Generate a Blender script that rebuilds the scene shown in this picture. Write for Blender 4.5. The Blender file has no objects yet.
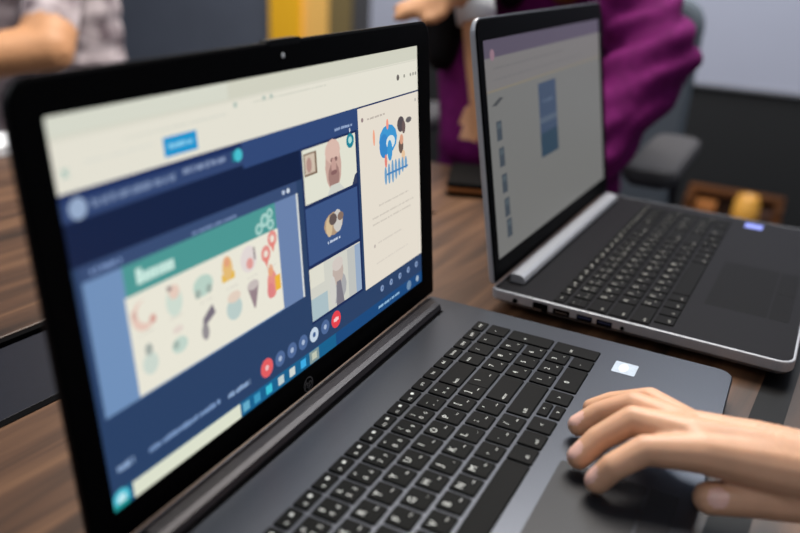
import bpy, bmesh, math, random
from mathutils import Vector, Matrix
random.seed(7)
sc = bpy.context.scene
COL = sc.collection
MM = 0.001

# ---------------------------------------------------------------- camera
E0 = Vector((-550.456, -197.661, 287.070)); AZ, EL, RO, FPX = 0.4605776, -0.3879606, 0.0502062, 793.26
cam_d = Vector((math.cos(EL) * math.cos(AZ), math.cos(EL) * math.sin(AZ), math.sin(EL)))
_r = cam_d.cross(Vector((0, 0, 1))).normalized(); _u = _r.cross(cam_d)
cam_r = _r * math.cos(RO) + _u * math.sin(RO); cam_u = -_r * math.sin(RO) + _u * math.cos(RO)
cd = bpy.data.cameras.new('camera'); cam = bpy.data.objects.new('camera', cd); COL.objects.link(cam)
M = Matrix((cam_r, cam_u, -cam_d)).transposed().to_4x4(); M.translation = E0 * MM
cam.matrix_world = M
cd.sensor_width = 36; cd.lens = FPX / 800 * 36; cd.clip_start = 0.01
cd.dof.use_dof = True; cd.dof.focus_distance = 0.575; cd.dof.aperture_fstop = 3.4
sc.camera = cam

# ---------------------------------------------------------------- light and exposure
w = bpy.data.worlds.new('world'); sc.world = w; w.use_nodes = True
w.node_tree.nodes['Background'].inputs[0].default_value = (0.62, 0.68, 0.80, 1)
w.node_tree.nodes['Background'].inputs[1].default_value = 0.30
def area(name, loc, target, sx, sy, power, col):
    l = bpy.data.lights.new(name, 'AREA'); l.shape = 'RECTANGLE'; l.size = sx; l.size_y = sy; l.energy = power; l.color = col
    o = bpy.data.objects.new(name, l); COL.objects.link(o); o.location = loc
    o.rotation_euler = (Vector(target) - Vector(loc)).to_track_quat('-Z', 'Y').to_euler()
    return o
area('window_light', (-0.75, 1.75, 1.55), (0.25, 0.0, 0.0), 1.6, 1.2, 14, (0.93, 0.96, 1.0))
area('ceiling_or_fill_light', (0.95, 0.25, 1.8), (0.1, -0.05, 0), 1.0, 0.8, 62, (1.0, 0.94, 0.86))
area('ceiling_or_fill_light', (-1.3, -0.9, 1.8), (-0.2, -0.2, 0), 1.2, 0.6, 6, (1.0, 0.95, 0.88))  # unseen fill, added to brighten the thumb and the left-facing sides
area('ceiling_or_fill_light', (1.9, 1.6, 1.85), (2.2, 1.6, 0), 1.2, 0.6, 40, (1.0, 0.95, 0.88))
area('ceiling_or_fill_light', (2.0, -0.2, 1.85), (2.4, -0.2, 0), 0.6, 1.2, 34, (0.92, 0.96, 1.0))
sc.view_settings.view_transform = 'Standard'; sc.view_settings.look = 'None'
sc.view_settings.exposure = 0.0; sc.view_settings.gamma = 1.0
sc.view_settings.use_curve_mapping = False

# ---------------------------------------------------------------- helpers
def pt(px, py, t):
    """world point (mm) seen at a pixel, t mm along the camera axis; used to lay out people and room"""
    return E0 + (cam_d + cam_r * ((px - 400) / FPX) - cam_u * ((py - 266.5) / FPX)) * t
def lin(c):
    return tuple((v / 255 / 12.92 if v / 255 <= .04045 else ((v / 255 + .055) / 1.055) ** 2.4) for v in c)
MATS = {}
def mat(name, rgb, rough=0.5, metal=0.0, spec=0.5, noise=0.08, scale=200.0, bump=0.0, rgb2=None):
    if name in MATS: return MATS[name]
    m = bpy.data.materials.new(name); m.use_nodes = True; MATS[name] = m
    nt = m.node_tree; b = nt.nodes['Principled BSDF']
    c = lin(rgb)
    tc = nt.nodes.new('ShaderNodeTexCoord'); n = nt.nodes.new('ShaderNodeTexNoise')
    n.inputs['Scale'].default_value = scale; n.inputs['Detail'].default_value = 3
    nt.links.new(tc.outputs['Object'], n.inputs['Vector'])
    r = nt.nodes.new('ShaderNodeValToRGB')
    c2 = lin(rgb2) if rgb2 else tuple(min(1, v * (1 + noise)) for v in c)
    c1 = c if rgb2 else tuple(v * (1 - noise) for v in c)
    r.color_ramp.elements[0].color = (*c1, 1); r.color_ramp.elements[1].color = (*c2, 1)
    r.color_ramp.elements[0].position = .35; r.color_ramp.elements[1].position = .65
    nt.links.new(n.outputs['Fac'], r.inputs['Fac']); nt.links.new(r.outputs['Color'], b.inputs['Base Color'])
    b.inputs['Roughness'].default_value = rough; b.inputs['Metallic'].default_value = metal
    b.inputs['Specular IOR Level'].default_value = spec
    if bump:
        bp = nt.nodes.new('ShaderNodeBump'); bp.inputs['Strength'].default_value = bump; bp.inputs['Distance'].default_value = .001
        nt.links.new(n.outputs['Fac'], bp.inputs['Height']); nt.links.new(bp.outputs['Normal'], b.inputs['Normal'])
    return m
def glow(rgb, k=1.0):
    nm = 'screen_pixels_%d_%d_%d_%d' % (*rgb, int(k * 100))
    if nm in MATS: return MATS[nm]
    m = bpy.data.materials.new(nm); m.use_nodes = True; MATS[nm] = m
    b = m.node_tree.nodes['Principled BSDF']
    b.inputs['Base Color'].default_value = (.004, .004, .005, 1); b.inputs['Roughness'].default_value = .35
    b.inputs['Specular IOR Level'].default_value = .25
    b.inputs['Emission Color'].default_value = (*lin(rgb), 1); b.inputs['Emission Strength'].default_value = k
    return m
def wood(name, dark, mid, light, stretch=(2.2, 38, 38), rough=.38):
    m = bpy.data.materials.new(name); m.use_nodes = True; MATS[name] = m
    nt = m.node_tree; b = nt.nodes['Principled BSDF']
    tc = nt.nodes.new('ShaderNodeTexCoord'); mp = nt.nodes.new('ShaderNodeMapping'); mp.inputs['Scale'].default_value = stretch
    nt.links.new(tc.outputs['Object'], mp.inputs['Vector'])
    n = nt.nodes.new('ShaderNodeTexNoise'); n.inputs['Scale'].default_value = 1.0; n.inputs['Detail'].default_value = 6; n.inputs['Distortion'].default_value = .6
    nt.links.new(mp.outputs['Vector'], n.inputs['Vector'])
    r = nt.nodes.new('ShaderNodeValToRGB'); e = r.color_ramp.elements
    e[0].position = .3; e[0].color = (*lin(dark), 1); e[1].position = .72; e[1].color = (*lin(light), 1)
    x = e.new(.5); x.color = (*lin(mid), 1)
    nt.links.new(n.outputs['Fac'], r.inputs['Fac']); nt.links.new(r.outputs['Color'], b.inputs['Base Color'])
    b.inputs['Roughness'].default_value = rough; b.inputs['Specular IOR Level'].default_value = .3
    bp = nt.nodes.new('ShaderNodeBump'); bp.inputs['Strength'].default_value = .15; bp.inputs['Distance'].default_value = .0004
    nt.links.new(n.outputs['Fac'], bp.inputs['Height']); nt.links.new(bp.outputs['Normal'], b.inputs['Normal'])
    return m

def obj(name, bm, m=None, parent=None, smooth=False):
    """link ONE mesh object; bm is in millimetres"""
    if isinstance(bm, bmesh.types.BMesh):
        me = bpy.data.meshes.new(name); bmesh.ops.recalc_face_normals(bm, faces=bm.faces) if bm.faces else None
        bm.to_mesh(me); bm.free()
    else: me = bm
    me.transform(Matrix.Scale(MM, 4))
    for x in (m if isinstance(m, (list, tuple)) else [m]): 
        if x: me.materials.append(x)
    if smooth:
        for p in me.polygons: p.use_smooth = True
    o = bpy.data.objects.new(name, me); COL.objects.link(o)
    if parent: o.parent = parent
    return o
def thing(name, label, cat, loc=(0, 0, 0), rz=0, group=None):
    o = bpy.data.objects.new(name, None); COL.objects.link(o); o.empty_display_size = .02
    o.location = Vector(loc) * MM; o.rotation_euler = (0, 0, rz)
    return tag(o, label, cat, group)
def tag(o, label, cat, group=None):
    o['label'] = label; o['category'] = cat
    if group: o['group'] = group
    return o
def struct(o): o['kind'] = 'structure'; return o
def place(o, loc):
    """move a mesh thing's origin to loc (mm) without moving its shape"""
    o.data.transform(Matrix.Translation(-Vector(loc) * MM)); o.location = Vector(loc) * MM; return o
def loop_rr(x0, y0, x1, y1, r, seg=5):
    """rounded rectangle; r = (r00, r10, r11, r01) radii at (x0,y0),(x1,y0),(x1,y1),(x0,y1)"""
    if not isinstance(r, (tuple, list)): r = (r,) * 4
    P = []
    for (cx, cy, a0, rr) in ((x0, y0, 180, r[0]), (x1, y0, 270, r[1]), (x1, y1, 0, r[2]), (x0, y1, 90, r[3])):
        ox = cx + rr if cx == x0 else cx - rr; oy = cy + rr if cy == y0 else cy - rr
        for k in range(seg + 1):
            a = math.radians(a0 + 90 * k / seg); P.append((ox + rr * math.cos(a), oy + rr * math.sin(a)))
    return P
def loft(bm, loops, cap0=True, cap1=True, mi=0):
    V = [[bm.verts.new(p) for p in L] for L in loops]
    n = len(V[0])
    for a, b in zip(V, V[1:]):
        for i in range(n):
            f = bm.faces.new((a[i], a[(i + 1) % n], b[(i + 1) % n], b[i])); f.material_index = mi
    if cap0: bm.faces.new(V[0][::-1]).material_index = mi
    if cap1: bm.faces.new(V[-1]).material_index = mi
    return V
def slab(bm, x0, y0, x1, y1, z0, z1, r=1, bev=.4, seg=4, mi=0, taper=0):
    """rounded-rectangle block with a softened top and bottom edge"""
    def L(d, z): return [(x, y, z) for x, y in loop_rr(x0 + d, y0 + d, x1 - d, y1 - d, [max(.01, q - d) for q in (r if isinstance(r, (tuple, list)) else (r,) * 4)], seg)]
    loft(bm, [L(bev + taper, z0), L(taper, z0 + bev), L(0, z1 - bev), L(bev * .3, z1 - bev * .3), L(bev, z1)], mi=mi)
    return bm
def box(bm, lo, hi, mi=0, bev=0):
    x0, y0, z0 = lo; x1, y1, z1 = hi
    if bev: return slab(bm, x0, y0, x1, y1, z0, z1, r=bev, bev=bev * .8, mi=mi)
    loft(bm, [[(x0, y0, z), (x1, y0, z), (x1, y1, z), (x0, y1, z)] for z in (z0, z1)], mi=mi); return bm
def tube(bm, pts, rad, seg=10, mi=0):
    pts = [Vector(p) for p in pts]; loops = []
    for i, p in enumerate(pts):
        d = (pts[min(i + 1, len(pts) - 1)] - pts[max(i - 1, 0)]).normalized()
        a = d.cross(Vector((0, 0, 1))); a = a.normalized() if a.length > 1e-3 else Vector((1, 0, 0)); b = d.cross(a)
        r = rad[i] if isinstance(rad, (list, tuple)) else rad
        loops.append([p + (a * math.cos(2 * math.pi * k / seg) + b * math.sin(2 * math.pi * k / seg)) * r for k in range(seg)])
    loft(bm, loops, mi=mi); return bm
def text_mesh(s, size, x, y, z, mi=1):
    c = bpy.data.curves.new('t', 'FONT'); c.body = s; c.size = size; c.align_x = 'CENTER'; c.align_y = 'CENTER'; c.resolution_u = 2
    o = bpy.data.objects.new('t', c); COL.objects.link(o)
    me = bpy.data.meshes.new_from_object(o, depsgraph=None) if False else None
    dg = bpy.context.evaluated_depsgraph_get(); me = bpy.data.meshes.new_from_object(o.evaluated_get(dg))
    me.transform(Matrix.Translation((x, y, z)))
    bpy.data.objects.remove(o); bpy.data.curves.remove(c)
    return me
TXT = {}
def add_text(bm, s, size, x, y, z, mi=1):
    if (s, size) not in TXT: TXT[(s, size)] = text_mesh(s, size, 0, 0, 0)
    me = TXT[(s, size)]; vs = [bm.verts.new((v.co.x + x, v.co.y + y, z)) for v in me.vertices]
    for p in me.polygons:
        try: bm.faces.new([vs[i] for i in p.vertices]).material_index = mi
        except ValueError: pass
_t = bmesh.new(); bmesh.ops.create_icosphere(_t, subdivisions=2, radius=1); _t.verts.index_update()
ICO_V = [v.co.copy() for v in _t.verts]; ICO_F = [[v.index for v in f.verts] for f in _t.faces]; _t.free()
def organic(name, chains, voxel, mats, parent=None, it=6, ripple=None, extra=None):
    """one continuous surface grown over tapered limbs: chains of (point_mm, radius_mm)"""
    vs, fs = [], []
    def ball(m):
        k = len(vs); vs.extend(m @ v for v in ICO_V); fs.extend([i + k for i in f] for f in ICO_F)
    for ch in chains:
        for (p, a), (q, b) in zip(ch, ch[1:]):
            p, q = Vector(p), Vector(q); n = max(1, int((q - p).length / ((.3 if voxel < 3 else .5) * min(a, b))))
            for i in range(n + 1):
                t = i / n
                ball(Matrix.Translation(p.lerp(q, t)) @ Matrix.Scale(a + (b - a) * t, 4))
    for mtx in (extra or []): ball(mtx)
    me = bpy.data.meshes.new('tmp'); me.from_pydata(vs, [], fs)
    o = bpy.data.objects.new('tmp', me); COL.objects.link(o)
    r = o.modifiers.new('r', 'REMESH'); r.mode = 'VOXEL'; r.voxel_size = voxel
    s = o.modifiers.new('s', 'SMOOTH'); s.factor = .5; s.iterations = it
    dg = bpy.context.evaluated_depsgraph_get(); dg.update()
    out = bpy.data.meshes.new_from_object(o.evaluated_get(dg)); bpy.data.objects.remove(o); out.materials.clear()
    if ripple:
        mv = [v.co + v.normal * ripple(v.co) for v in out.vertices]
        for v, c in zip(out.vertices, mv): v.co = c
    return obj(name, out, mats, parent, smooth=True)
def ellipsoid(c, a, b, d, rx=(1, 0, 0), rz=(0, 0, 1)):
    x = Vector(rx).normalized(); z = Vector(rz).normalized(); y = z.cross(x)
    R = Matrix((x * a, y * b, z * d)).transposed().to_4x4(); R.translation = Vector(c); return R

# ---------------------------------------------------------------- materials
WOOD = wood('walnut_laminate', (28, 20, 14), (76, 52, 36), (112, 81, 57), rough=.4)
M_black = mat('black_plastic', (5, 5, 6), .45, spec=.12, noise=.1)
M_bezel = mat('black_bezel', (3, 3, 4), .5, spec=.04)
M_deck = mat('charcoal_deck', (68, 71, 78), .34, metal=.85, noise=.05, scale=900)
M_hinge = mat('smoke_hinge', (44, 40, 43), .38, metal=.4)
M_key = mat('black_keycap', (9, 10, 11), .6, spec=.07, noise=.06, scale=1200)
M_leg = mat('key_legend', (205, 208, 205), .6)
M_leg2 = mat('dim_key_legend', (168, 168, 160), .6)
M_well = mat('black_recess', (3, 3, 4), .85, spec=.05)
M_pad = mat('touchpad_surface', (32, 33, 37), .4, metal=.1, spec=.2, noise=.04, scale=900)
M_silver = mat('silver_plastic', (166, 168, 174), .34, metal=.3, noise=.03, scale=700)
M_deckb = mat('black_brushed_deck', (16, 15, 19), .55, spec=.07, metal=0, noise=.05, scale=900)
M_keyb = mat('matt_black_keycap', (9, 9, 10), .6, spec=.06)
M_padb = mat('dark_touchpad', (10, 9, 11), .55, spec=.06)
M_chrome = mat('port_metal', (120, 122, 126), .3, metal=.9)
M_usb = mat('blue_port_tongue', (24, 36, 70), .5)

# ---------------------------------------------------------------- room shell
FZ = -760.0; TZ = -20.0
def quadbox(name, lo, hi, m, kind=True):
    o = obj(name, box(bmesh.new(), lo, hi), m)
    return struct(o) if kind else o
quadbox('floor', (-1500, -2200, FZ - 40), (3500, 6500, FZ), mat('grey_carpet', (52, 52, 56), .9, noise=.25, scale=160, bump=.3))
quadbox('wall_back', (2800, -2200, FZ), (2900, 6500, 2000), mat('slate_paint', (84, 90, 104), .8, noise=.04, scale=8))

# ---------------------------------------------------------------- conference table
def make_table():
    t = thing('conference_table', 'dark walnut conference table carrying both laptops, dark cable channel along its middle', 'table', (-210, 280, FZ), -0.08)
    off = Vector((210, -280, -FZ))
    def P(name, bm, m, par=t):
        bmesh.ops.translate(bm, verts=bm.verts, vec=off); return obj(name, bm, m, par)
    X0, X1, Y0, Y1 = -1300, 520, -250, 905
    # top in two boards either side of the channel
    P('tabletop', slab(bmesh.new(), X0, Y0, X1, 222, TZ - 28, TZ, r=4, bev=1.5), WOOD)
    P('tabletop', slab(bmesh.new(), X0, 335, X1, Y1, TZ - 28, TZ, r=4, bev=1.5), WOOD)
    P('edge_inlay', slab(bmesh.new(), X0 + 1, -212, X1 - 1, -189, TZ - 3, TZ + .15, r=.5, bev=.1), M_black)
    ch = P('cable_channel', box(bmesh.new(), (X0, 216, TZ - 60), (X1 - 210, 341, TZ - 28.2)), M_well)
    P('channel_cover', slab(bmesh.new(), X0 + 2, 230, X1 - 210, 322, TZ - 12, TZ - 1.5, r=3, bev=1.2), mat('midnight_cover', (17, 20, 31), .45, spec=.2), ch)
    for y_ in (222.3, 327.5): P('channel_lip', box(bmesh.new(), (X0 + 1, y_, TZ - 60), (X1 - 211, y_ + 7, TZ - .4)), M_well, ch)
    P('channel_infill', slab(bmesh.new(), X1 - 208, 222.3, X1, 334.7, TZ - 28, TZ, r=.5, bev=.3), WOOD)
    for x in (-1150, 380):
        for y in (-180, 770):
            P('leg', slab(bmesh.new(), x - 35, y - 35, x + 35, y + 35, FZ, TZ - 28, r=6, bev=2), mat('dark_steel', (40, 40, 44), .45, metal=.7))
    return t
make_table()

# ---------------------------------------------------------------- laptops
KEYROWS = []
def keyrows():
    R = []   # (x_right, x_left, y_front, y_back, main, second)
    # function row, half depth
    fn = ['end', 'pgdn', 'pgup', 'home', 'del', 'ins', 'prt', 'f12', 'f11', 'f10', 'f9', 'f8', 'f7', 'f6', 'f5', 'f4', 'f3', 'f2', 'f1']
    for k, s in enumerate(fn[:18]): R.append((-18.0 * k + 8.1, -18.0 * k - 8.1, -5.0, 5.0, s, 'f'))
    R.append((-18.0 * 18 + 8.1, -334, -5, 5, 'esc', 'f'))
    y = [-15.59 - 18.42 * i for i in range(5)]; h = 8.15
    def key(xc, w, r, s, kind='m', y0=None): R.append((xc + w / 2, xc - w / 2, y[r] - h if y0 is None else y0, y[r] + h, s, kind))
    # number pad
    for k, s in enumerate(['-', '*', '/', 'num']): key(-18.17 * k, 16.2, 0, s, 'n')
    for r, ss in enumerate(['987', '654', '321']):
        for k, s in enumerate(ss): key(-18.17 * (k + 1), 16.2, r + 1, s, 'n')
    key(0, 16.2, 1, '+', 'n', y[2] - h); key(0, 16.2, 3, 'ent', 'n', y[4] - h)
    key(-18.17, 16.2, 4, '.', 'n'); key(-45.4, 34.4, 4, '0', 'n')
    # main block
    key(-81, 33.4, 0, 'back', 'w')
    for k, s in enumerate('=-0987654321`'): key(-107.1 - 18.2 * k, 16.3, 0, s, 'd')
    key(-77, 25.5, 1, '\\', 'm')
    for k, s in enumerate('][POIUYTREWQ'): key(-97.6 - 18.25 * k, 16.3, 1, s)
    R.append((-307.5, -334, y[1] - h, y[1] + h, 'tab', 'w'))
    key(-82, 34.8, 2, 'enter', 'w')
    for k, s in enumerate("';LKJHGFDSA"): key(-109.8 - 18.4 * k, 16.4, 2, s)
    R.append((-303.5, -334, y[2] - h, y[2] + h, 'caps', 'w'))
    key(-87, 44.5, 3, 'shift', 'w')
    for k, s in enumerate('/.,MNBVCXZ'): key(-120.3 - 18.6 * k, 16.6, 3, s)
    R.append((-297.8, -334, y[3] - h, y[3] + h, 'shift', 'w'))
    key(-74, 16.6, 4, '>', 'a'); R.append((-84.6, -101.4, y[4] + .5, y[4] + h, '^', 'a')); R.append((-84.6, -101.4, y[4] - h, y[4] - .5, 'v', 'a'))
    key(-113, 16.8, 4, '<', 'a'); key(-131.6, 16.6, 4, 'ctrl', 'w'); key(-149.8, 16.6, 4, 'alt', 'w')
    R.append((-159.5, -253, y[4] - h, y[4] + h, '', 's'))
    for k, s in enumerate(['alt', 'win', 'fn', 'ctrl']): key(-262.3 - 18.3 * k, 16.4, 4, s, 'w')
    return R
KEYROWS = keyrows()

def key_bm(k, dx, dy, legends=True):
    xr, xl, yf, yb, s, kind = k
    bm = bmesh.new(); cx, cy = (xr + xl) / 2, (yf + yb) / 2
    def L(d, z): return [(x, y, z) for x, y in loop_rr(xl + d + dx, yf + d + dy, xr - d + dx, yb - d + dy, 1.1, 3)]
    loft(bm, [L(-.15, -.6), L(0, .2), L(.35, 1.1), L(.8, 1.3)], cap0=False)
    z = 1.34
    if legends and s:
        x0, y0 = cx + dx, cy + dy
        W, H = xr - xl, yb - yf
        if kind == 'f':
            if len(s) > 1 and s[0] == 'f' and s[1:].isdigit():
                add_text(bm, s, 3.0, x0 - W * .26, y0 - H * .18, z); box(bm, (x0 + 1.4, y0 - 1.0, z - .2), (x0 + 3.8, y0 + 1.0, z), mi=1)
            else: add_text(bm, s, 3.6, x0, y0, z)
        elif kind == 'n':
            add_text(bm, s, 3.6 if len(s) > 1 else 5.6, x0 - W * .16, y0 + H * .1, z)
            if s in '987654321': add_text(bm, '-' if s in '5' else '<', 3.4, x0 + W * .22, y0 - H * .26, z)
        elif kind == 'w': add_text(bm, s, 3.6, xl + dx + min(W / 2, 6.5), y0 - H * .2, z)
        elif kind == 'a': add_text(bm, s, 4.4, x0, y0, z)
        elif kind == 'd':
            add_text(bm, s, 4.6, x0 - W * .2, y0 - H * .17, z); add_text(bm, {'=': '+', '-': '_', '0': ')', '9': '(', '8': '*', '7': '&', '6': '^', '5': '%', '4': '$', '3': '#', '2': '@', '1': '!', '`': '~'}[s], 4.4, x0 - W * .2, y0 + H * .22, z)
            add_text(bm, s, 4.0, x0 + W * .2, y0 - H * .17, z)
        else:
            add_text(bm, s, 6.4, x0 - W * .2, y0 + H * .14, z); add_text(bm, '.' if s in 'ADGJL' else '~', 5.4, x0 + W * .22, y0 - H * .16, z)
    return bm

def laptop(name, label, loc, rz, org, W, DEPTH, back, thick, m_base, m_deckface, m_keys, m_legend, m_pad, m_hinge, tilt, scr_x, hy, so, side, topb, ports=False, bottomlip=4):
    """org: offset from root (bottom centre, mm) to the deck frame; deck frame: z=0 deck, x right, y back.
       side margins and top bezel in mm; scr_x = left edge of display in deck frame"""
    t = thing(name, label, 'laptop', loc, rz)
    org = Vector(org)
    def P(nm, bm, m, par=None, smooth=False):
        bmesh.ops.translate(bm, verts=bm.verts, vec=org); return obj(nm, bm, m, par or t, smooth)
    xl, xr = scr_x - side[0], scr_x + 344.2 + side[1]; yb, yf = back, back - DEPTH
    rr = (12, 12, 6, 6)
    # base shell, thinner at the front, with feet
    bm = bmesh.new()
    def L(d, z, dz=0): return [(x, y, z + dz * (yb - y) / DEPTH) for x, y in loop_rr(xl + d, yf + d, xr - d, yb - d, [q - min(d, q - 1) for q in rr], 5)]
    loft(bm, [L(16, -thick), L(9, -thick * .9), L(2.2, -thick * .62), L(.3, -thick * .5), L(0, -3), L(0, -1.0), L(.25, -.35), L(.9, 0)])
    base = P('base', bm, m_base)
    if m_deckface is not m_base:
        P('deck_plate', slab(bmesh.new(), xl + 2.2, yf + 2.2, xr - 2.2, yb - 2.2, -.8, .12, r=(10, 10, 5, 5), bev=.1), m_deckface, base)
    for fx in (xl + 40, xr - 40):
        for fy in (yf + 30, yb - 30):
            P('rubber_foot', slab(bmesh.new(), fx - 15, fy - 4, fx + 15, fy + 4, -20, -thick + .5, r=3, bev=.4), M_black, base)
    # recess in front of and under the hinge bar
    hx0, hx1 = xl + 25, xr - 25
    P('hinge_recess', slab(bmesh.new(), hx0 - 1.5, hy - 20.5, hx1 + 1.5, hy + 1, -1, .18, r=1, bev=.1), M_well, base)
    bm = bmesh.new(); prof = [(-18.6, -.5), (-18.9, 3.0), (-17.2, 6.2), (-14, 7.8), (-8, 8.2), (-4.5, 7.5), (-4.5, -.5)]
    loft(bm, [[(x, hy + a, b) for a, b in prof] for x in (hx0, hx0 + 1, hx1 - 1, hx1)])
    P('hinge_cover', bm, m_hinge)
    # touchpad
    px0, px1, py0, py1 = xl + 80, xl + 205, yf + 29, yf + 81
    P('touchpad', slab(bmesh.new(), px0, py0, px1, py1, -.6, .2, r=2, bev=.15), m_pad, base)
    for a, b in ((px0, (px0 + px1) / 2 - .6), ((px0 + px1) / 2 + .6, px1)):
        P('touchpad_button', slab(bmesh.new(), a, py0 - 18, b, py0 - 1.6, -.6, .3, r=1.5, bev=.3), m_pad, base)
    # keys
    dx, dy = xr - 31.5 if ports else 0, (back - 62) if ports else 0
    for k in KEYROWS:
        if not ports and k[0] < -318 : continue
        P('key', key_bm(k, dx, dy), [m_keys, m_legend])
    # lid
    ct, st = math.cos(tilt), math.sin(tilt)
    def lidp(x, h, n): return (x, hy + h * st + n * ct, h * ct - n * st)   # n: behind the glass
    h0, h1 = bottomlip, so + 193.5 + topb
    def LL(d, n, rad=13): return [lidp(x, y, n) for x, y in loop_rr(xl + d, h0 + d, xr - d, h1 - d, (3, 3, rad - d * .6, rad - d * .6), 6)]
    bm = bmesh.new(); loft(bm, [LL(0, .71), LL(0, 3.0), LL(1.0, 5.4), LL(3.5, 7)])
    lid = P('lid', bm, m_base if ports else M_black)
    u0, u1, v0, v1 = scr_x, scr_x + 344.2, so, so + 193.5
    bm = bmesh.new()
    inner = lambda n, d=0: [lidp(x, y, n) for x, y in loop_rr(u0 - d, v0 - d, u1 + d, v1 + d, 1.0 + d, 6)]
    e = .8 if ports else 0.0
    V = loft(bm, [inner(.7), inner(-.15), inner(-.4, .5), LL(1.6 + e, -.4), LL(.3 + e, .1), LL(.3 + e, .7)], cap0=False, cap1=False)
    P('bezel', bm, M_bezel, lid)
    return t, P, lid, base, lidp, (u0, v0)

# ---- screen contents: flat polygons, drawn in (u right, v down) on the display
def screen(P, lid, lidp, u0, v0, items, name='display'):
    bm = bmesh.new(); ms = []
    done = []
    for verts, col in items:
        m = glow(col)
        if m not in ms: ms.append(m)
        bb = (min(q[0] for q in verts), max(q[0] for q in verts), min(q[1] for q in verts), max(q[1] for q in verts))
        lv = 1 + max([d[4] for d in done if d[0] < bb[1] and bb[0] < d[1] and d[2] < bb[3] and bb[2] < d[3]], default=-1)
        done.append((*bb, lv)); n = .66 - .025 * lv
        f = bm.faces.new([bm.verts.new(lidp(u0 + u * 344.2, v0 + (1 - v) * 193.5, n)) for u, v in verts]); f.material_index = ms.index(m)
    return P(name, bm, ms, lid)
def rect(a, b, c, d): return [(a, b), (a, d), (c, d), (c, b)]
def rrect(a, b, c, d, r=.012):
    return [(x, y) for x, y in [(p[0], p[1] / 193.5) for p in loop_rr(a, b * 193.5, c, d * 193.5, .01, 1)]]
def disc(u, v, r, n=18, sq=1.0): return [(u + r * math.cos(2 * math.pi * k / n) / 344.2, v + r * sq * math.sin(2 * math.pi * k / n) / 193.5) for k in range(n)]

def words(u0, u1, v, h, col, seed=1, dens=1.0):
    """an unreadable line of small print"""
    rn = random.Random(seed); out = []; u = u0
    while u < u1:
        wd = rn.uniform(.003, .0075)
        out.append((rect(u, v - h * rn.uniform(.26, .44), min(u1, u + wd), v + h * rn.uniform(.26, .36)), col)); u += wd + rn.choice((.0006, .0007, .0008, .004))
    return out

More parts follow.
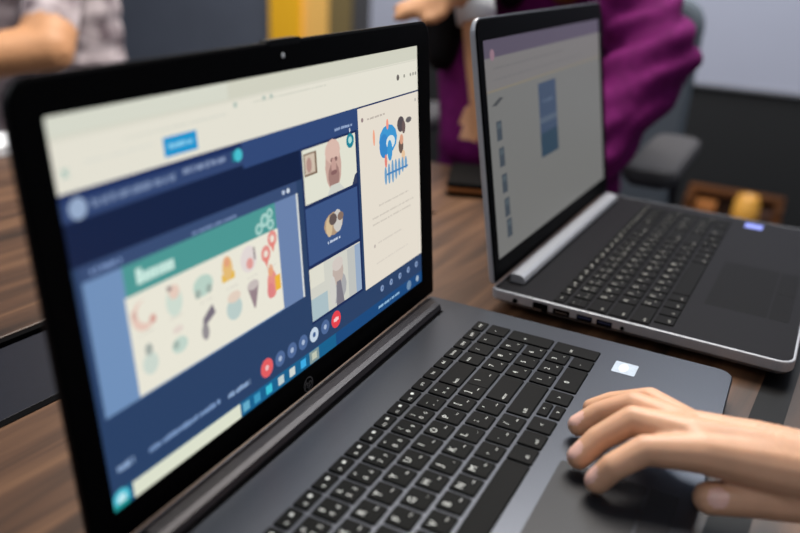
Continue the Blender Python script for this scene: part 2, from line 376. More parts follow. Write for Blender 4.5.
def meeting_items():
    I = []; A = lambda poly, col: I.append((poly, col))
    NAVY = (41, 64, 101); DEEP = (12, 29, 64); CREAM = (226, 221, 206); BAR = (53, 74, 114)
    A(rect(0, 0, 1, 1), NAVY)
    A(rect(0, 0, 1, .172), (227, 224, 210)); A(rect(0, 0, 1, .05), (208, 208, 192)); A(rect(.0, .052, 1, .056), (214, 212, 198))
    A(rect(.0, .0, .34, .046), (214, 216, 202))
    for u in (.355, .43, .45): A(disc(u, .066, 1.5), (168, 186, 176))
    I.extend(words(.12, .33, .085, .006, (206, 208, 196), 3)); I.extend(words(.40, .62, .07, .006, (206, 206, 192), 4)); I.extend(words(.05, .17, .115, .006, (212, 214, 204), 5))
    for u in (.935, .965, .978, .99): A(disc(u, .105, 1.3), (150, 148, 138))
    A(disc(.905, .105, 2.2), (105, 100, 95))
    A([(.012, .118), (.015, .118), (.024, .138), (.021, .138)], (120, 176, 168)); A([(.021, .118), (.024, .118), (.015, .138), (.012, .138)], (120, 176, 168))
    A(rect(.19, .106, .26, .156), (24, 146, 204)); I.extend(words(.20, .25, .131, .018, (140, 208, 236), 6))
    # tabs of the meeting page
    A(rect(0, .172, 1, .19), (24, 44, 92)); A(rect(0, .19, .728, .238), (48, 68, 112)); A(rect(0, .238, .52, .345), DEEP)
    A(rect(.36, .172, .728, .25), (46, 70, 118))
    A(disc(.028, .212, 5), (150, 170, 200)); I.extend(words(.05, .205, .211, .026, (116, 134, 168), 8)); I.extend(words(.222, .318, .205, .024, (128, 144, 176), 9))
    A(rect(.335, .193, .356, .222), (24, 120, 140)); A(disc(.35, .206, 3.6), (70, 190, 205))
    I.extend(words(.64, .705, .225, .013, (150, 170, 205), 10)); A(rect(.693, .235, .697, .25), (210, 216, 226))
    # shared screen pane
    A(rect(.012, .345, .503, .385), BAR); I.extend(words(.03, .085, .367, .016, (126, 152, 196), 11)); I.extend(words(.225, .33, .376, .010, (126, 148, 188), 12))
    A(disc(.462, .365, 1.4), (190, 204, 226)); A(disc(.476, .365, 1.6), (214, 224, 236))
    A(rect(.014, .385, .503, .742), (112, 144, 186)); A(rect(.43, .385, .503, .742), (106, 130, 172))
    A(rect(.498, .385, .5035, .742), (216, 220, 218))
    A(rect(.082, .385, .434, .467), (74, 150, 146)); A(rect(.079, .467, .436, .738), (232, 229, 214))
    # heading on the green band
    rn = random.Random(2); u = .105
    for wd in (.011, .009, .008, .007, .005, .008, .009, .007): A(rect(u, .418 if wd != .011 else .405, u + wd, .446), (206, 236, 226)); u += wd + .0015
    for du, dv, r in ((.385, .445, 3.6), (.402, .425, 4.2), (.417, .445, 3.4), (.417, .41, 3.0)): A(disc(du, dv, r), (166, 208, 200)); A(disc(du, dv, r * .5), (96, 164, 158))
    # two rows of little icons on the slide
    def bl(u, v, w, h, c, f=None):
        f = fade[0] if f is None else f; A(disc(u, v, w, 12, h / w), tuple(int(a + (b - a) * f) for a, b in zip(c, (232, 229, 214))))
    fade = [.38]
    us = [.108, .170, .235, .295, .350, .405]
    bl(us[0], .53, 8, 8, (226, 178, 164)); bl(us[0] + .006, .522, 6.4, 6.2, (232, 229, 214)); bl(us[0] + .016, .55, 2.2, 2.4, (200, 120, 110)); bl(us[0] - .018, .52, 2, 2.6, (206, 150, 140))
    bl(us[1], .535, 6, 8, (190, 214, 204)); bl(us[1] + .002, .508, 4, 4, (226, 186, 172)); A(rect(us[1] - .012, .487, us[1] - .002, .5), (150, 130, 128))
    bl(us[2], .53, 8, 6, (156, 196, 186)); bl(us[2] - .014, .548, 2.4, 2.6, (110, 140, 134)); bl(us[2] + .012, .546, 2.4, 2.6, (110, 140, 134))
    A(rect(us[3] - .016, .53, us[3] + .016, .553), (228, 184, 70)); bl(us[3], .515, 4.4, 7, (224, 160, 60)); bl(us[3], .497, 2.6, 3, (222, 120, 70))
    bl(us[4], .52, 7.6, 8, (220, 206, 210)); bl(us[4] + .002, .535, 3.2, 3.4, (216, 110, 110)); A(rect(us[4] + .014, .49, us[4] + .018, .53), (130, 120, 120))
    for du, dv in ((-.008, .53), (.013, .492)):
        bl(us[5] + du, dv, 4.6, 5.2, (222, 96, 92)); bl(us[5] + du, dv, 2, 2.2, (236, 220, 208)); A([(us[5] + du - .008, dv + .012), (us[5] + du, dv + .045), (us[5] + du + .008, dv + .012)], (226, 130, 120))
    us = [.108, .170, .238, .302, .355, .408]; v = .635
    bl(us[0], v + .03, 5.4, 6, (186, 208, 200)); bl(us[0], v - .01, 2.6, 3.2, (120, 134, 134))
    bl(us[1], v + .025, 6, 4.5, (170, 202, 194)); bl(us[1] - .008, v + .02, 2.4, 2.4, (120, 150, 146)); bl(us[1], v - .02, 4, 2, (220, 200, 194))
    A([(us[2] - .018, v + .04), (us[2] - .012, v - .01), (us[2] + .012, v - .04), (us[2] + .018, v - .01), (us[2] - .004, v + .01)], (120, 112, 124)); bl(us[2] - .01, v + .03, 3, 5, (96, 90, 104))
    bl(us[3], v + .01, 7, 7, (158, 190, 192)); bl(us[3] + .002, v - .025, 6, 3.4, (222, 192, 176))
    A([(us[4] - .016, v - .03), (us[4] + .016, v - .03), (us[4] + .002, v + .045), (us[4] - .002, v + .045)], (150, 130, 136)); bl(us[4], v - .03, 5.4, 3, (176, 160, 164))
    bl(us[5], v, 5, 9, (224, 92, 88)); bl(us[5] - .002, v - .045, 2.6, 4, (226, 120, 70)); A(rect(us[5] + .008, v - .02, us[5] + .024, v + .03), (236, 180, 60)); bl(us[5] - .006, v + .02, 3.6, 5, (214, 70, 80))
    for uu in us: I.extend(words(uu - .014, uu + .014, .578, .006, (212, 208, 196), int(uu * 999)))
    fade[0] = .12
    # three video tiles
    A(rect(.52, .248, .52 + .2, .86), (24, 42, 86))
    A(rect(.526, .256, .714, .438), (224, 224, 208)); A(rect(.53, .27, .572, .345), (120, 96, 76)); A(rect(.533, .275, .566, .338), (206, 190, 172)); bl(.546, .31, 3, 5, (170, 130, 120))
    bl(.628, .345, 10, 17, (196, 158, 146)); bl(.628, .292, 9.4, 8, (214, 178, 166)); bl(.628, .378, 7, 9, (150, 110, 104)); bl(.624, .322, 2, 1.6, (120, 84, 80)); bl(.638, .322, 2, 1.6, (120, 84, 80)); bl(.629, .345, 3, 6, (190, 148, 138)); bl(.6285, .366, 4, 1.6, (120, 78, 78))
    A([(.60, .438), (.615, .408), (.645, .408), (.665, .438)], (206, 208, 200))
    A(disc(.694, .278, 5), (30, 130, 150)); A(disc(.694, .276, 2.4), (170, 220, 215)); A([(.694, .438), (.706, .405), (.714, .40), (.714, .438)], (50, 60, 90))
    A(rect(.524, .450, .712, .648), (58, 84, 132)); bl(.617, .543, 12, 8, (170, 140, 110)); bl(.60, .548, 4, 7, (206, 180, 140)); bl(.632, .54, 6, 8, (200, 196, 190)); bl(.615, .527, 5, 4, (80, 66, 66)); bl(.643, .528, 4, 3, (120, 96, 84)); I.extend(words(.592, .64, .603, .013, (190, 202, 222), 21))
    A(rect(.522, .660, .712, .85), (208, 208, 198)); A(rect(.522, .66, .572, .73), (222, 220, 206)); A(rect(.66, .665, .69, .85), (190, 192, 188)); A(rect(.69, .665, .712, .85), (150, 170, 196)); A(rect(.522, .77, .58, .85), (170, 190, 196))
    bl(.62, .785, 11, 11.5, (160, 160, 166)); bl(.622, .725, 7, 10, (186, 168, 160)); bl(.622, .695, 7, 5, (206, 196, 190)); bl(.60, .785, 4, 11, (206, 204, 200)); A([(.615, .76), (.63, .76), (.64, .85), (.61, .85)], (124, 120, 130))
    # side panel
    A(rect(.728, .178, 1, .868), (228, 220, 206))
    A(disc(.745, .222, 1.6), (150, 130, 130)); I.extend(words(.765, .84, .225, .011, (186, 176, 166), 22)); A(disc(.985, .208, 1.3), (180, 176, 170))
    bl(.852, .325, 14, 11, (38, 140, 208)); bl(.832, .345, 7, 9, (30, 120, 196)); bl(.862, .338, 7, 5, (214, 226, 228)); bl(.857, .37, 4, 8, (38, 140, 208)); bl(.79, .30, 1.6, 6, (240, 160, 130)); bl(.85, .267, 1.8, 4, (240, 140, 120)); bl(.838, .405, 2, 5, (226, 120, 110))
    bl(.912, .285, 6, 6, (66, 56, 62)); bl(.925, .30, 3, 5, (90, 70, 70)); bl(.95, .278, 5, 2.2, (84, 80, 84)); bl(.91, .37, 4, 6, (90, 70, 62)); bl(.913, .345, 3, 4, (216, 150, 120)); bl(.92, .41, 3, 4, (230, 190, 150))
    for k in range(7): bl(.835 + .016 * k, .462 - .003 * k, 2, 9 - abs(k - 2), (96, 150, 196))
    A(rect(.84, .455, .94, .463), (70, 130, 186))
    I.extend(words(.80, .94, .565, .010, (206, 198, 186), 23)); I.extend(words(.77, .965, .605, .010, (206, 198, 186), 24)); I.extend(words(.77, .95, .63, .010, (206, 198, 186), 25)); I.extend(words(.79, .90, .71, .010, (212, 204, 192), 26)); A(disc(.775, .715, 1.4), (190, 180, 172)); I.extend(words(.78, .93, .79, .010, (216, 208, 196), 27))
    # control row
    for k, (u, c) in enumerate(((.371, (226, 92, 96)), (.411, (78, 104, 150)), (.449, (78, 104, 150)), (.486, (78, 104, 150)), (.524, (196, 212, 228)), (.564, (78, 104, 150)), (.605, (228, 66, 76)))):
        A(disc(u, .899, 5.2 if k not in (0, 6) else 6.2), c)
        A(disc(u, .899, 1.8), (236, 190, 190) if k in (0, 6) else ((60, 90, 140) if k == 4 else (168, 184, 210)))
    A(rect(.596, .893, .614, .905), (246, 200, 200))
    I.extend(words(.018, .05, .893, .026, (140, 166, 202), 30)); I.extend(words(.08, .245, .9, .022, (122, 150, 192), 31)); I.extend(words(.262, .322, .905, .022, (140, 166, 202), 32))
    for k in range(5): A(disc(.80 + .043 * k, .905, 2.6), (132, 154, 190)); A(disc(.802 + .043 * k, .905, 1.0), (60, 90, 140))
    # task bar
    A(rect(0, .95, 1, 1), (22, 96, 140)); A(rect(0, .95, .29, 1), (30, 92, 128)); A(rect(.6, .95, 1, 1), (24, 72, 124)); A(rect(.04, .953, .289, 1), (220, 224, 204))
    A(disc(.017, .975, 5.5), (80, 190, 210)); A(disc(.017, .975, 2.8), (190, 232, 240)); A(rect(0, .985, .03, 1), (30, 150, 150))
    for u, c in ((.305, (100, 170, 200)), (.336, (60, 150, 190)), (.371, (60, 190, 215)), (.408, (190, 204, 205)), (.444, (206, 214, 210)), (.481, (60, 170, 226))): A(rect(u - .009, .96, u + .009, .99), c)
    A(rect(.503, .953, .536, .998), (130, 150, 150)); A(rect(.511, .962, .528, .988), (190, 196, 178))
    I.extend(words(.78, .88, .976, .014, (150, 190, 222), 35)); A(disc(.93, .975, 4), (110, 140, 170)); A(disc(.975, .972, 2.6), (160, 180, 200))
    return I

L1C = (-158.7, -64.5, TZ)    # base centre of the charcoal laptop
l1, P1, lid1, base1, lidp1, (a1, b1) = laptop('laptop', 'dark grey laptop in front, screen showing a video meeting, hand at its touchpad', L1C, 0,
    (158.7, 64.5, 20), 380, 254, 62, 17, M_deck, M_deck, M_key, M_leg, M_pad, M_hinge, 0.0855, 13.476 - 344.2, 58.27, 21.58, (15.8, 21), 17.2)
screen(P1, lid1, lidp1, a1, b1, meeting_items())
# camera dot, raised tab and round maker's mark on the lid
cx = a1 + 172; top = b1 + 193.5
bm = bmesh.new(); loft(bm, [[lidp1(cx - 4 + r * math.cos(k * math.pi / 8), top + 9 + r * math.sin(k * math.pi / 8), n) for k in range(16)] for r, n in ((1.5, .2), (1.5, -.6), (1.1, -.8))]); P1('webcam', bm, mat('pale_lens', (225, 228, 230), .3), lid1)
bm = bmesh.new(); loft(bm, [[lidp1(x, y, n) for x, y in loop_rr(cx - 17, top + 14.5, cx + 15, top + 18.4, 1.8, 4)] for n in (-.5, 6.0)]); P1('lid_tab', bm, M_black, lid1)
bm = bmesh.new(); cu, cv = cx - 4, b1 - 11.5; N = 28
for k in range(N):
    a, b = 2 * math.pi * k / N, 2 * math.pi * (k + 1) / N
    bm.faces.new([bm.verts.new(lidp1(cu + r * math.cos(q), cv + r * math.sin(q), -.5)) for r, q in ((5.4, a), (5.4, b), (4.7, b), (4.7, a))])
def lid_text(bm, s, size, u, v, lidp, shear=.2, n=-.5):
    me = text_mesh(s, size, 0, 0, 0); vs = [bm.verts.new(lidp(u + q.co.x + shear * q.co.y, v + q.co.y, n)) for q in me.vertices]
    for p in me.polygons: bm.faces.new([vs[i] for i in p.vertices])
lid_text(bm, 'hp', 8.5, cu, cv + .6, lidp1)
P1('logo', bm, mat('grey_logo_print', (92, 90, 92), .5), lid1)
# processor sticker on the palm rest
st = P1('sticker', slab(bmesh.new(), -14.5, -127.5, 3.5, -110.5, -.1, .22, r=1, bev=.05), mat('white_sticker', (170, 184, 200), .5))
bm = bmesh.new(); bm.faces.new([bm.verts.new((-5.5 + 7 * math.cos(k * math.pi / 12), -118 + 3.4 * math.sin(k * math.pi / 12), .24)) for k in range(24)])
P1('sticker_emblem', bm, mat('pale_blue_print', (208, 224, 238), .5), st)

L2A, L2T = -0.031114, 0.1775
L2P = Vector((79.36, 8.25, 0)); Rz = Matrix.Rotation(L2A, 3, 'Z')
L2ctr = Vector((185.3, -113.5, 0)); L2loc = L2P + Rz @ L2ctr; L2loc.z = TZ - .48 + .48
def doc_items():
    I = []; A = lambda p, c: I.append((p, c))
    A(rect(0, 0, 1, 1), (112, 112, 110)); A(rect(0, 0, 1, .08), (84, 76, 92)); A(rect(0, .08, 1, .225), (116, 113, 112)); A(rect(0, .222, 1, .23), (128, 120, 102)); A(disc(.055, .068, 5), (140, 110, 122))
    I.extend(words(.05, .6, .13, .012, (106, 104, 104), 41)); I.extend(words(.05, .8, .18, .012, (108, 106, 106), 42))
    A([(.03, .29), (.085, .262), (.11, .268), (.06, .295)], (66, 68, 70))
    for k, v in enumerate((.411, .535, .662, .78, .885)): A(rect(.05 + .006 * k, v - .045, .085 + .006 * k, v + .045), (62, 70, 78)); A(rect(.055 + .006 * k, v - .035, .08 + .006 * k, v - .01), (76, 86, 92))
    A(rect(.37, .262, .522, .645), (60, 74, 96)); A(rect(.372, .44, .52, .47), (80, 92, 108)); A(rect(.37, .52, .522, .645), (44, 64, 80)); I.extend(words(.4, .49, .36, .02, (84, 98, 118), 43))
    return I
l2, P2, lid2, base2, lidp2, (a2, b2) = laptop('laptop', 'silver laptop with black deck behind the first, dim document on its screen', L2loc, L2A,
    (-185.3, 113.5, 20), 371, 254, 13.5, 17, M_silver, M_deckb, M_keyb, M_leg2, M_padb, M_silver, L2T, 13.25, 9.2, 23.29, (13.25, 13.25), 19, ports=True)
screen(P2, lid2, lidp2, a2, b2, doc_items())
st = P2('sticker', slab(bmesh.new(), 336, -180, 354, -161, 0, .3, r=1, bev=.05), mat('lilac_sticker', (120, 134, 226), .45))
for y, wd, kind in ((-10.6, 5, 'round'), (-34.4, 14, 'lan'), (-53.7, 15, 'slot'), (-74.5, 13.5, 'usb'), (-92, 13.5, 'usb'), (-107.5, 3.6, 'round')):
    bm = bmesh.new()
    h = 5.5 if kind != 'lan' else 8; z = -6.6
    if kind == 'round': loft(bm, [[(x, y + wd / 2 * math.cos(k * math.pi / 8), z + wd / 2 * math.sin(k * math.pi / 8)) for k in range(16)] for x in (.6, -.15)])
    else: loft(bm, [[(x, y + q[0], z + q[1]) for q in loop_rr(-wd / 2, -h / 2, wd / 2, h / 2, .7, 3)] for x in (.9, -.2)])
    po = P2('port', bm, M_well, base2)
    if kind == 'usb': P2('port_tongue', box(bmesh.new(), (-.35, y - wd * .42, z - .2), (.5, y + wd * .42, z + 1.6)), M_usb, po)
    if kind == 'lan': P2('port_tongue', box(bmesh.new(), (-.35, y - wd * .1, z - 3.6), (.5, y + wd * .45, z - 1.6)), M_chrome, po)
    if kind == 'slot': P2('port_tongue', box(bmesh.new(), (-.35, y - wd * .36, z - .9), (.5, y + wd * .36, z + .3)), M_chrome, po)

# ---------------------------------------------------------------- the hand at the touchpad
skin = mat('warm_skin', (208, 160, 128), .5, noise=.05, scale=60)
def skin_sss(m):
    b = m.node_tree.nodes['Principled BSDF']; b.inputs['Subsurface Weight'].default_value = .15; b.inputs['Subsurface Radius'].default_value = (.008, .003, .0015); b.inputs['Subsurface Scale'].default_value = 1.0
skin_sss(skin)
nail = mat('pink_nail', (228, 182, 168), .28)
def onz(px, py, z):
    v = cam_d + cam_r * ((px - 400) / FPX) - cam_u * ((py - 266.5) / FPX); return E0 + v * ((z - E0.z) / v.z)
F = {
 'index': [((702, 453), 43, 11.5), ((645, 450), 40, 8.7), ((613, 467), 25, 7.7), ((597, 481), 10, 7.3)],
 'middle': [((690, 437), 46, 11.5), ((633, 420), 44, 8.7), ((598, 439), 25, 7.7), ((579, 457), 10, 7.4)],
 'ring': [((684, 427), 43, 11), ((634, 405), 40, 8.4), ((600, 413), 23, 7.5), ((579, 425), 9.5, 7.2)],
 'little': [((694, 428), 35, 10), ((650, 399), 34, 7.6), ((612, 402), 18, 6.8), ((592, 408), 9, 6.3)],
}
J = {k: [(onz(*q, z if z < 11 else 11 + (z - 11) * .66), r * 1.04) for q, z, r in v] for k, v in F.items()}
wrist_i, wrist_l = onz(828, 477, 24), onz(820, 464, 28)
wrist = (wrist_i + wrist_l) / 2
fore = wrist + (wrist - J['middle'][0][0]).normalized() * 70 + Vector((0, 0, 4)); elbow = fore + (fore - wrist).normalized() * 150 + Vector((20, 0, 10))
thumb = [(onz(850, 502, 14), 15), (onz(800, 501, 7), 13.0), (onz(752, 499, 6.5), 11.0), (onz(710, 498, 6), 10.0)]
chains = list(J.values()) + [thumb]
for k, wp in (('index', wrist_i), ('middle', wrist), ('ring', wrist_l * .7 + wrist * .3), ('little', wrist_l)):
    chains.append([(wp, 17), (wp.lerp(J[k][0][0], .5), 15), (J[k][0][0], J[k][0][1])])
chains.append([(J['index'][0][0], 11.5), (J['middle'][0][0], 12), (J['ring'][0][0], 11.5), (J['little'][0][0], 10.5)])
chains.append([(wrist_i, 18), (thumb[0][0], 16)]); chains.append([(thumb[0][0], 14), (thumb[1][0], 12), ((J['index'][0][0] + wrist_i) / 2, 12)])
chains.append([(wrist_i, 18), (wrist_l, 17)]); chains.append([(wrist, 24), (fore, 27), (elbow, 36)])
chains.append([(wrist_i, 18), (fore + (wrist_i - wrist) * .8, 22)]); chains.append([(wrist_l, 17), (fore + (wrist_l - wrist) * .8, 22)])
hand = organic('person', chains, 1.2, [skin, nail], it=7)
tag(hand, "person's bare right hand reaching over the dark grey laptop, fingertips on its touchpad", 'person')
def paint_nail(o, tip, prev, up, rad, w):
    """nail faces: a small patch on the back of the fingertip"""
    tip, prev = tip * MM, prev * MM; ax = (tip - prev).normalized(); up = (up - ax * up.dot(ax)).normalized(); sidev = ax.cross(up)
    for p in o.data.polygons:
        d = p.center - tip
        if p.normal.dot(up) > .25 and (d.dot(ax) + 1.2 * MM) ** 2 / (6 * MM) ** 2 + d.dot(sidev) ** 2 / (w * MM) ** 2 < 1 and d.dot(up) > 0: p.material_index = 1
for k in ('index', 'middle', 'ring'): paint_nail(hand, J[k][3][0], J[k][2][0], Vector((-.35, .55, .75)), 8, 5.2)
paint_nail(hand, thumb[3][0], thumb[2][0], Vector((-.75, -.25, .6)), 9, 5.6)
place(hand, (elbow.x, elbow.y, elbow.z))
bm = bmesh.new(); tube(bm, [fore.lerp(wrist, .12), fore, fore.lerp(elbow, .5), elbow, elbow + (elbow - fore).normalized() * 40], [33, 37, 40, 45, 48], 24)
cuff = obj('sleeve', bm, mat('beige_cotton', (190, 168, 150), .85, noise=.08, scale=300), None, True)
cuff.data.transform(Matrix.Translation(-hand.location)); cuff.parent = hand

# ---------------------------------------------------------------- things on the table
def ray_at(px, py, X=None, Z=None):
    v = cam_d + cam_r * ((px - 400) / FPX) - cam_u * ((py - 266.5) / FPX)
    return E0 + v * ((X - E0.x) / v.x if X is not None else (Z - E0.z) / v.z)
t = thing('wallet', 'small black wallet with a tan edge lying on the table between the laptops', 'wallet', (436, 190, TZ), 0.35)
obj('cover', slab(bmesh.new(), -52, -30, 52, 30, 0, 5, r=6, bev=1.5), mat('black_leather', (5, 4, 4), .7, spec=.05, bump=.3, scale=600), t)
obj('edge_band', slab(bmesh.new(), -50, -28.5, 50, 28.5, 5, 11, r=5, bev=1), mat('tan_leather', (176, 112, 58), .5, noise=.15, scale=300), t)
obj('cover', slab(bmesh.new(), -52, -30, 52, 30, 11, 18, r=6, bev=2), MATS['black_leather'], t)
o = obj('paper_stack', slab(bmesh.new(), 130, 790, 345, 868, TZ, TZ + 14, r=1, bev=.4), mat('white_paper', (238, 240, 244), .8, noise=.02))
tag(o, 'stack of white paper on the far edge of the table, left of the front laptop', 'paper'); place(o, (237, 829, TZ)); o.rotation_euler.z = -0.08

# ---------------------------------------------------------------- wall things
def on_wall(px, py, dx=0): return ray_at(px, py, X=2800 - dx)
wl, wb = on_wall(373, 20), on_wall(745, 90)
t = thing('whiteboard', 'large whiteboard low on the dark wall behind the purple dressed person', 'whiteboard', (2800, 0, wb.z))
yL, yR = wl.y, -900
obj('panel', box(bmesh.new(), (-26, yR, 14), (-12, yL, 1200)), mat('whiteboard_enamel', (166, 170, 187), .4, noise=.015, scale=3), t)
obj('frame', box(bmesh.new(), (-30, yR - 18, 0), (-1, yL + 4, 14), bev=2), mat('board_frame', (150, 152, 160), .4, metal=.6), t)
obj('frame', box(bmesh.new(), (-30, yR - 18, 1200), (-1, yL + 4, 1218), bev=2), MATS['board_frame'], t)
obj('backing', box(bmesh.new(), (-11.8, yR, 14), (-.5, yL, 1200)), MATS['board_frame'], t)
a = [on_wall(x, 25).y for x in (275, 305, 332, 354)]
o = struct(quadbox('trim_1', (2755, a[1], FZ), (2799.5, a[0], 2000), mat('golden_paint', (255, 190, 28), .6, noise=.04)))
o = struct(quadbox('trim_2', (2775, a[2], FZ), (2799.5, a[1], 2000), mat('golden_paint_lit', (250, 196, 104), .6, noise=.04)))  # lit side of the yellow pillar, its brightness painted in as a paler colour
o = struct(quadbox('trim_3', (2768, a[3], FZ), (2799.5, a[2], 2000), mat('olive_stained_timber', (120, 104, 66), .6, noise=.15)))
o = struct(quadbox('trim_4', (2785, wl.y + 6, FZ), (2799.5, a[3], 2000), mat('graphite_paint', (66, 66, 70), .7)))
o = struct(quadbox('wall_shade_panel', (2786, -2200, FZ), (2799.5, wl.y + 6, wb.z - 4), mat('under_board_shade', (15, 17, 20), .75, noise=.05, scale=6)))  # shade beneath the whiteboard, put into a near-black wall panel

# low timber shelf by the wall with a pot and a red box on it
c0 = ray_at(686, 190, X=2380); c1 = ray_at(784, 206, X=2380)
t = thing('low_shelf', 'low brown wooden shelf unit against the dark wall at right', 'shelf', (2380, (c0.y + c1.y) / 2, FZ))
SW = wood('amber_pine', (52, 30, 12), (84, 48, 18), (108, 66, 30), (3, 3, 30), .5); hw = abs(c0.y - c1.y) / 2; hh = c0.z - FZ
obj('top_board', box(bmesh.new(), (72, -hw, hh - 20), (120, hw, hh), bev=3), SW, t)
for s_ in (-1, 1): obj('side_panel', box(bmesh.new(), (4, s_ * hw - 14 - s_ * 14, 0), (118, s_ * hw + 14 - s_ * 14, hh - 20.2), bev=2), SW, t)
obj('shelf_board', box(bmesh.new(), (6, -hw + 29, hh - 145), (104, hw - 29, hh - 122), bev=2), SW, t)
obj('shelf_board', box(bmesh.new(), (6, -hw + 29, 40), (104, hw - 29, 65), bev=2), SW, t)
obj('back_panel', box(bmesh.new(), (106, -hw + 29, 66), (116, hw - 29, hh - 146)), mat('umber_panel', (52, 30, 18), .7), t)
obj('back_panel', box(bmesh.new(), (106, -hw + 29, hh - 121), (116, hw - 29, hh - 21)), MATS['umber_panel'], t)
sy = ray_at(749, 205, X=2420).y; sz = FZ + hh - 122
bm = bmesh.new(); loft(bm, [[(r * math.cos(k * math.pi / 12), r * math.sin(k * math.pi / 12), z) for k in range(24)] for r, z in ((30, 0), (42, 20), (46, 60), (40, 112), (34, 118), (36, 128), (31, 128), (29, 112))])
o = obj('jar', bm, mat('ochre_glaze', (206, 150, 62), .4), None, True); o.location = Vector((2412, sy + 6, sz)) * MM; tag(o, 'round ochre jar on the upper level of the low wooden shelf', 'jar')
o = obj('box', box(bmesh.new(), (-3, -26, 0), (3, 26, 92), bev=1), mat('red_card', (206, 34, 22), .6)); o.location = Vector((2389, sy - 2, sz)) * MM; tag(o, 'small red box in front of the ochre jar on the low shelf', 'box')
mid_y = (c0.y + c1.y) / 2
for k, (dy, h, c) in enumerate(((-hw + 54, 74, (60, 34, 22)), (hw - 72, 76, (150, 92, 40)))):
    o = obj('box', box(bmesh.new(), (-36, -23 - 11 * k, 0), (36, 23 + 11 * k, h), bev=2), mat('brown_card_%s' % 'abc'[k], c, .7)); o.location = Vector((2440, mid_y + dy, sz)) * MM
    tag(o, ('dark brown box right of the ochre jar on the low shelf', 'light brown box at the left end of the low shelf')[k], 'box', 'boxes on the low shelf')

# ---------------------------------------------------------------- office chair behind the purple dressed person
def chair():
    g = mat('slate_fabric', (84, 94, 104), .9, noise=.12, scale=350, bump=.4); k = mat('charcoal_nylon', (56, 55, 58), .7, spec=.2)
    top = pt(697, 0, 1540)
    bx, by = top.x, top.y + 218
    t = thing('office_chair', 'grey office chair with armrests behind the person in purple', 'chair', (bx - 230, by, FZ))
    Z = top.z - FZ + 2
    # backrest leans slightly
    bm = bmesh.new()
    for_loop = lambda d, n: [(230 + n + (z - 420) * .10, y, z) for y, z in loop_rr(-235 + d, 520 + d, 235 - d, Z - d, (40, 40, 55, 55), 6)]
    loft(bm, [for_loop(12, -22), for_loop(3, -16), for_loop(0, 0), for_loop(3, 16), for_loop(12, 22)]); obj('backrest', bm, g, t, False)
    obj('seat', slab(bmesh.new(), -230, -235, 200, 235, 400, 470, r=60, bev=16, seg=6), g, t)
    bm = bmesh.new(); tube(bm, [(150, 0, 395), (285, 0, 400), (300, 0, 620)], 18); obj('back_bracket', bm, k, t)
    for s_ in (-1, 1):
        arm = obj('armrest', slab(bmesh.new(), -190, s_ * 246 - 44, 130, s_ * 246 + 44, 695, 728, r=30, bev=12, seg=6), k, t)
        bm = bmesh.new(); tube(bm, [(20, s_ * 262, 696), (30, s_ * 275, 470), (20, s_ * 200, 392)], [16, 20, 18]); obj('arm_bracket', bm, k, arm)
    bm = bmesh.new(); tube(bm, [(0, 0, 399), (0, 0, 220), (0, 0, 70)], [40, 26, 34], 14); obj('gas_column', bm, k, t)
    for q in range(5):
        a_ = q * math.tau / 5 + .3; d = Vector((math.cos(a_), math.sin(a_), 0)); bm = bmesh.new()
        tube(bm, [Vector((0, 0, 95)), d * 160 + Vector((0, 0, 85)), d * 300 + Vector((0, 0, 62))], [26, 20, 16]); leg = obj('base_leg', bm, k, t)
        bm = bmesh.new(); n = d.cross(Vector((0, 0, 1))); tube(bm, [d * 300 + Vector((0, 0, 28)) - n * 22, d * 300 + Vector((0, 0, 28)) + n * 22], 28, 14); obj('caster', bm, k, leg)
    return t
chair()

# ---------------------------------------------------------------- people beyond the table
skin_far = mat('tan_skin', (204, 148, 104), .55, noise=.05, scale=40)
hair_m = mat('black_hair', (8, 5, 6), .6, spec=.1, noise=.3, scale=300)
purple = mat('plum_cloth', (94, 17, 80), .85, spec=.1, noise=.12, scale=60)
def region_mat(o, fn):
    for p in o.data.polygons: p.material_index = fn(p.center / MM)
def face_blobs(c, fwd, up, r):
    """skull, jaw, nose, ears around head centre c; radii in mm"""
    side = fwd.cross(up).normalized()
    E_ = [ellipsoid(c, r * .92, r * .78, r * 1.05, fwd, up), ellipsoid(c + fwd * r * .25 - up * r * .55, r * .62, r * .56, r * .62, fwd, up),
          ellipsoid(c + fwd * r * .95 - up * r * .2, r * .16, r * .12, r * .22, fwd, up)]
    for s_ in (-1, 1): E_.append(ellipsoid(c + side * s_ * r * .8 - up * r * .1, r * .18, r * .08, r * .3, fwd, up))
    return E_
def features(parent_obj, c, fwd, up, r, loc):
    side = fwd.cross(up).normalized()
    for s_ in (-1, 1):
        bm = bmesh.new(); bmesh.ops.create_icosphere(bm, subdivisions=2, radius=1, matrix=Matrix.Translation(-loc) @ ellipsoid(c + fwd * r * .84 + side * s_ * r * .32 + up * r * .02, r * .08, r * .13, r * .08, fwd, up)); obj('eye', bm, hair_m, parent_obj, True)
    bm = bmesh.new(); bmesh.ops.create_icosphere(bm, subdivisions=2, radius=1, matrix=Matrix.Translation(-loc) @ ellipsoid(c + fwd * r * .84 - up * r * .62, r * .08, r * .24, r * .07, fwd, up)); obj('mouth', bm, mat('lip', (168, 92, 86), .5), parent_obj, True)

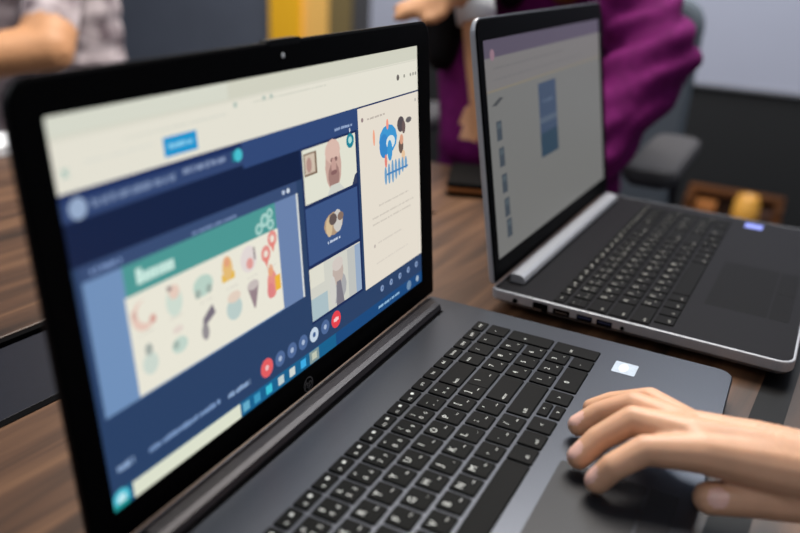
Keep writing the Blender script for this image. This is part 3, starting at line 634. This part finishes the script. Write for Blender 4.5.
# the person in purple: elbow of one arm on the table, forearm raised; other elbow out to the right
elA, wrA = pt(491, 146, 1175), pt(474, 0, 1160)
shA, shB = pt(446, -80, 1310), pt(604, -75, 1280)
elB, hnB = pt(655, 57, 1190), pt(590, 158, 1140)
chest, hips = pt(545, -20, 1370), None
hips = Vector((chest.x + 20, chest.y, FZ + 500)); neck = (shA + shB) / 2 + Vector((-40, 0, 70)); head = neck + Vector((-50, 20, 130))
handA = [wrA, wrA + Vector((-10, 6, 50)), pt(452, -8, 1130), pt(424, 8, 1120), pt(398, 18, 1115)]
chA = [[(elA, 27), (wrA.lerp(elA, .4), 26), (wrA, 22)], [(handA[0], 23), (handA[1], 27), (handA[2], 24), (handA[3], 13), (handA[4], 9)],
       [(handA[2], 18), (pt(420, 0, 1130), 11), (pt(396, 8, 1128), 8)], [(handA[2], 16), (pt(440, 18, 1110), 9), (pt(425, 22, 1105), 8)],
       [(pt(482, 152, 1200), 30), (pt(462, 144, 1215), 35), (pt(456, 70, 1265), 32), (shA, 46)], [(shA, 58), (neck, 50)], [(shB, 60), (neck, 50)], [(shA, 70), (shB, 70)], [(chest, 120), (hips, 140)],
       [(chest + Vector((0, 90, 0)), 95), (hips + Vector((0, 60, 0)), 120)], [(chest + Vector((0, -90, 0)), 95), (hips + Vector((0, -60, 0)), 120)], [(shA, 70), (chest, 110)], [(shB, 70), (chest, 110)],
       [(neck, 52), (head, 60)], [(shB, 66), (elB, 66)], [(elB, 66), (hnB, 46)], [(hnB, 40), (pt(560, 175, 1130), 24)]]
for s_ in (-1, 1): chA.append([(hips + Vector((0, s_ * 90, 0)), 95), (hips + Vector((-230, s_ * 110, 10)), 78), (hips + Vector((-250, s_ * 110, -400)), 55), (hips + Vector((-250, s_ * 110, FZ - hips.z + 50)), 45), (hips + Vector((-340, s_ * 115, FZ - hips.z + 36)), 36)])
fw, up = Vector((-.9, .1, -.25)).normalized(), Vector((-.25, 0, .97)).normalized(); up = (up - fw * up.dot(fw)).normalized()
axB = (hnB - shB).normalized()
dir_fold = Vector((-.15, .25, 1)).normalized()
def folds(co):
    q = co
    near = min((q - elB).length, (q - hnB).length, (q - (elB + shB) / 2).length)
    if near > 150: return 0
    k = max(0, 1 - near / 150); s_ = (q - elB).dot(dir_fold)
    return min(1, 2.2 * k) * (7.5 * (abs(math.sin(s_ / 15 + .9 * math.sin(q.y / 31) + .5 * math.sin(q.x / 26))) - .6) + 3 * math.sin(s_ / 8.5 + q.y / 21 + q.x / 30))
def in_skin(q):
    d = wrA - elA; tt = (q - elA).dot(d) / d.length_squared
    if tt > .05 and (q - elA - d * min(tt, 1)).length < 42 and (q - neck).length > 120: return 1
    if min((q - h).length for h in handA[1:] + [pt(420, 0, 1130), pt(425, 22, 1105), pt(410, 14, 1118)]) < 78: return 1
    if (q - head).length < 125 or (q - neck).length < 66 and q.x < neck.x + 10: return 1
    if (q - pt(560, 175, 1130)).length < 34: return 1
    if q.z < hips.z + 20: return 2
    return 0
pB = organic('person', chA, 8, [purple, skin_far, mat('dark_trousers', (30, 30, 36), .85)], it=4, ripple=folds, extra=face_blobs(head, fw, up, 98))
region_mat(pB, in_skin)
tag(pB, 'person in a purple top behind the silver laptop, one forearm raised beside its lid', 'person')
LB = Vector((hips.x, hips.y, FZ)); place(pB, LB)
def hang(nm, chains, mats, loc, voxel=6, extra=None, it=4):
    o = organic(nm, chains, voxel, mats, None, it=it, extra=extra); o.data.transform(Matrix.Translation(-loc * MM)); return o
hr = hang('hair', [[(head + Vector((40, 0, 60)), 70), (head + Vector((70, 0, -60)), 66), (neck + Vector((60, 30, -60)), 60)], [(head + Vector((20, 60, 20)), 50), (pt(450, -30, 1250), 46), (pt(444, 18, 1220), 40), (pt(441, 56, 1215), 24)], [(head + Vector((0, 40, -10)), 50), (neck + Vector((-50, 45, -30)), 40), (pt(508, -34, 1262), 34), (pt(511, -6, 1258), 24)]], hair_m, LB, extra=[ellipsoid(head + up * 22 - fw * 22, 100, 86, 100, fw, up)])
hr.parent = pB; features(pB, head, fw, up, 98, LB)
sf = hang('scarf', [[(neck + Vector((-30, -20, 0)), 52), (pt(562, -50, 1275), 44), (pt(566, -16, 1268), 34)]], mat('amber_scarf', (128, 74, 30), .8, noise=.2, scale=60), LB); sf.parent = pB
bm = bmesh.new(); d_ = (elA - wrA).normalized(); tube(bm, [wrA - LB + d_ * -20, wrA - LB + d_ * 8, wrA - LB + d_ * 32], [27, 29, 29], 18)
obj('wristband', bm, mat('white_band', (226, 226, 228), .5), pB, True)

# the person in a patterned blouse across the table at the far left, arm bent
elC = pt(46, 50, 1520); shC = pt(66, -95, 1640); hnC = pt(-60, 62, 1420); shD = pt(-160, -100, 1560)
torC = pt(70, -20, 1760); hipC = Vector((torC.x + 20, torC.y + 40, FZ + 480)); nkC = (shC + shD) / 2 + Vector((40, 30, 80)); hdC = nkC + Vector((-20, -50, 140))
chC = [[(shC, 62), (elC, 54)], [(elC, 52), (elC.lerp(hnC, .5), 44), (hnC, 34)], [(hnC, 30), (hnC + (hnC - elC).normalized() * 80, 22)], [(shC, 75), (torC, 105), (hipC, 130)], [(shD, 75), (torC + Vector((-260, 120, 0)), 105), (hipC + Vector((-180, 90, 0)), 120)],
       [(torC + Vector((-120, 60, 0)), 120), (hipC + Vector((-90, 45, 0)), 135)], [(shC, 66), (nkC, 50), (shD, 66)], [(nkC, 52), (hdC, 60)], [(shD, 60), (pt(-190, 70, 1430), 48), (pt(-60, 80, 1380), 30)]]
for k in (0, 1): 
    b_ = hipC + Vector((-170 * k, 80 * k, 0)); f_ = Vector((-.35, -.93, 0)); chC.append([(b_, 92), (b_ + f_ * 330, 76), (b_ + f_ * 340 + Vector((0, 0, -380)), 55), (Vector((b_.x, b_.y, FZ + 46)) + f_ * 340, 44), (Vector((b_.x, b_.y, FZ + 36)) + f_ * 430, 34)])
f2, u2 = Vector((-.35, -.9, -.15)).normalized(), Vector((0, 0, 1)); u2 = (u2 - f2 * u2.dot(f2)).normalized()
flor = mat('floral_blouse', (96, 80, 86), .85, scale=20, rgb2=(214, 200, 202))
pC = organic('person', chC, 8, [flor, skin_far, mat('brown_trousers', (44, 28, 24), .85)], it=4, extra=face_blobs(hdC, f2, u2, 100))
def skC(q):
    d = elC - shC; t1 = (q - shC).dot(d) / d.length_squared
    if (q - hdC).length < 128 or (q - nkC).length < 60: return 1
    if t1 > .86 and min((q - shC - d * min(t1, 1)).length, (q - elC.lerp(hnC, .3)).length, (q - elC.lerp(hnC, .6)).length, (q - hnC).length) < 66: return 1
    if min((q - hnC).length, (q - elC.lerp(hnC, .8)).length) < 60 or (q - pt(-60, 80, 1380)).length < 60 : return 1
    return 2 if q.z < hipC.z + 40 else 0
region_mat(pC, skC); LC = Vector((hipC.x, hipC.y, FZ)); place(pC, LC)
tag(pC, 'person in a pale patterned blouse at top left, bare arm bent', 'person')
hr = hang('hair', [[(hdC + Vector((30, 40, 30)), 60), (nkC + Vector((40, 70, -30)), 60)]], hair_m, LC, extra=[ellipsoid(hdC + u2 * 22 - f2 * 24, 100, 86, 100, f2, u2)]); hr.parent = pC; features(pC, hdC, f2, u2, 100, LC)
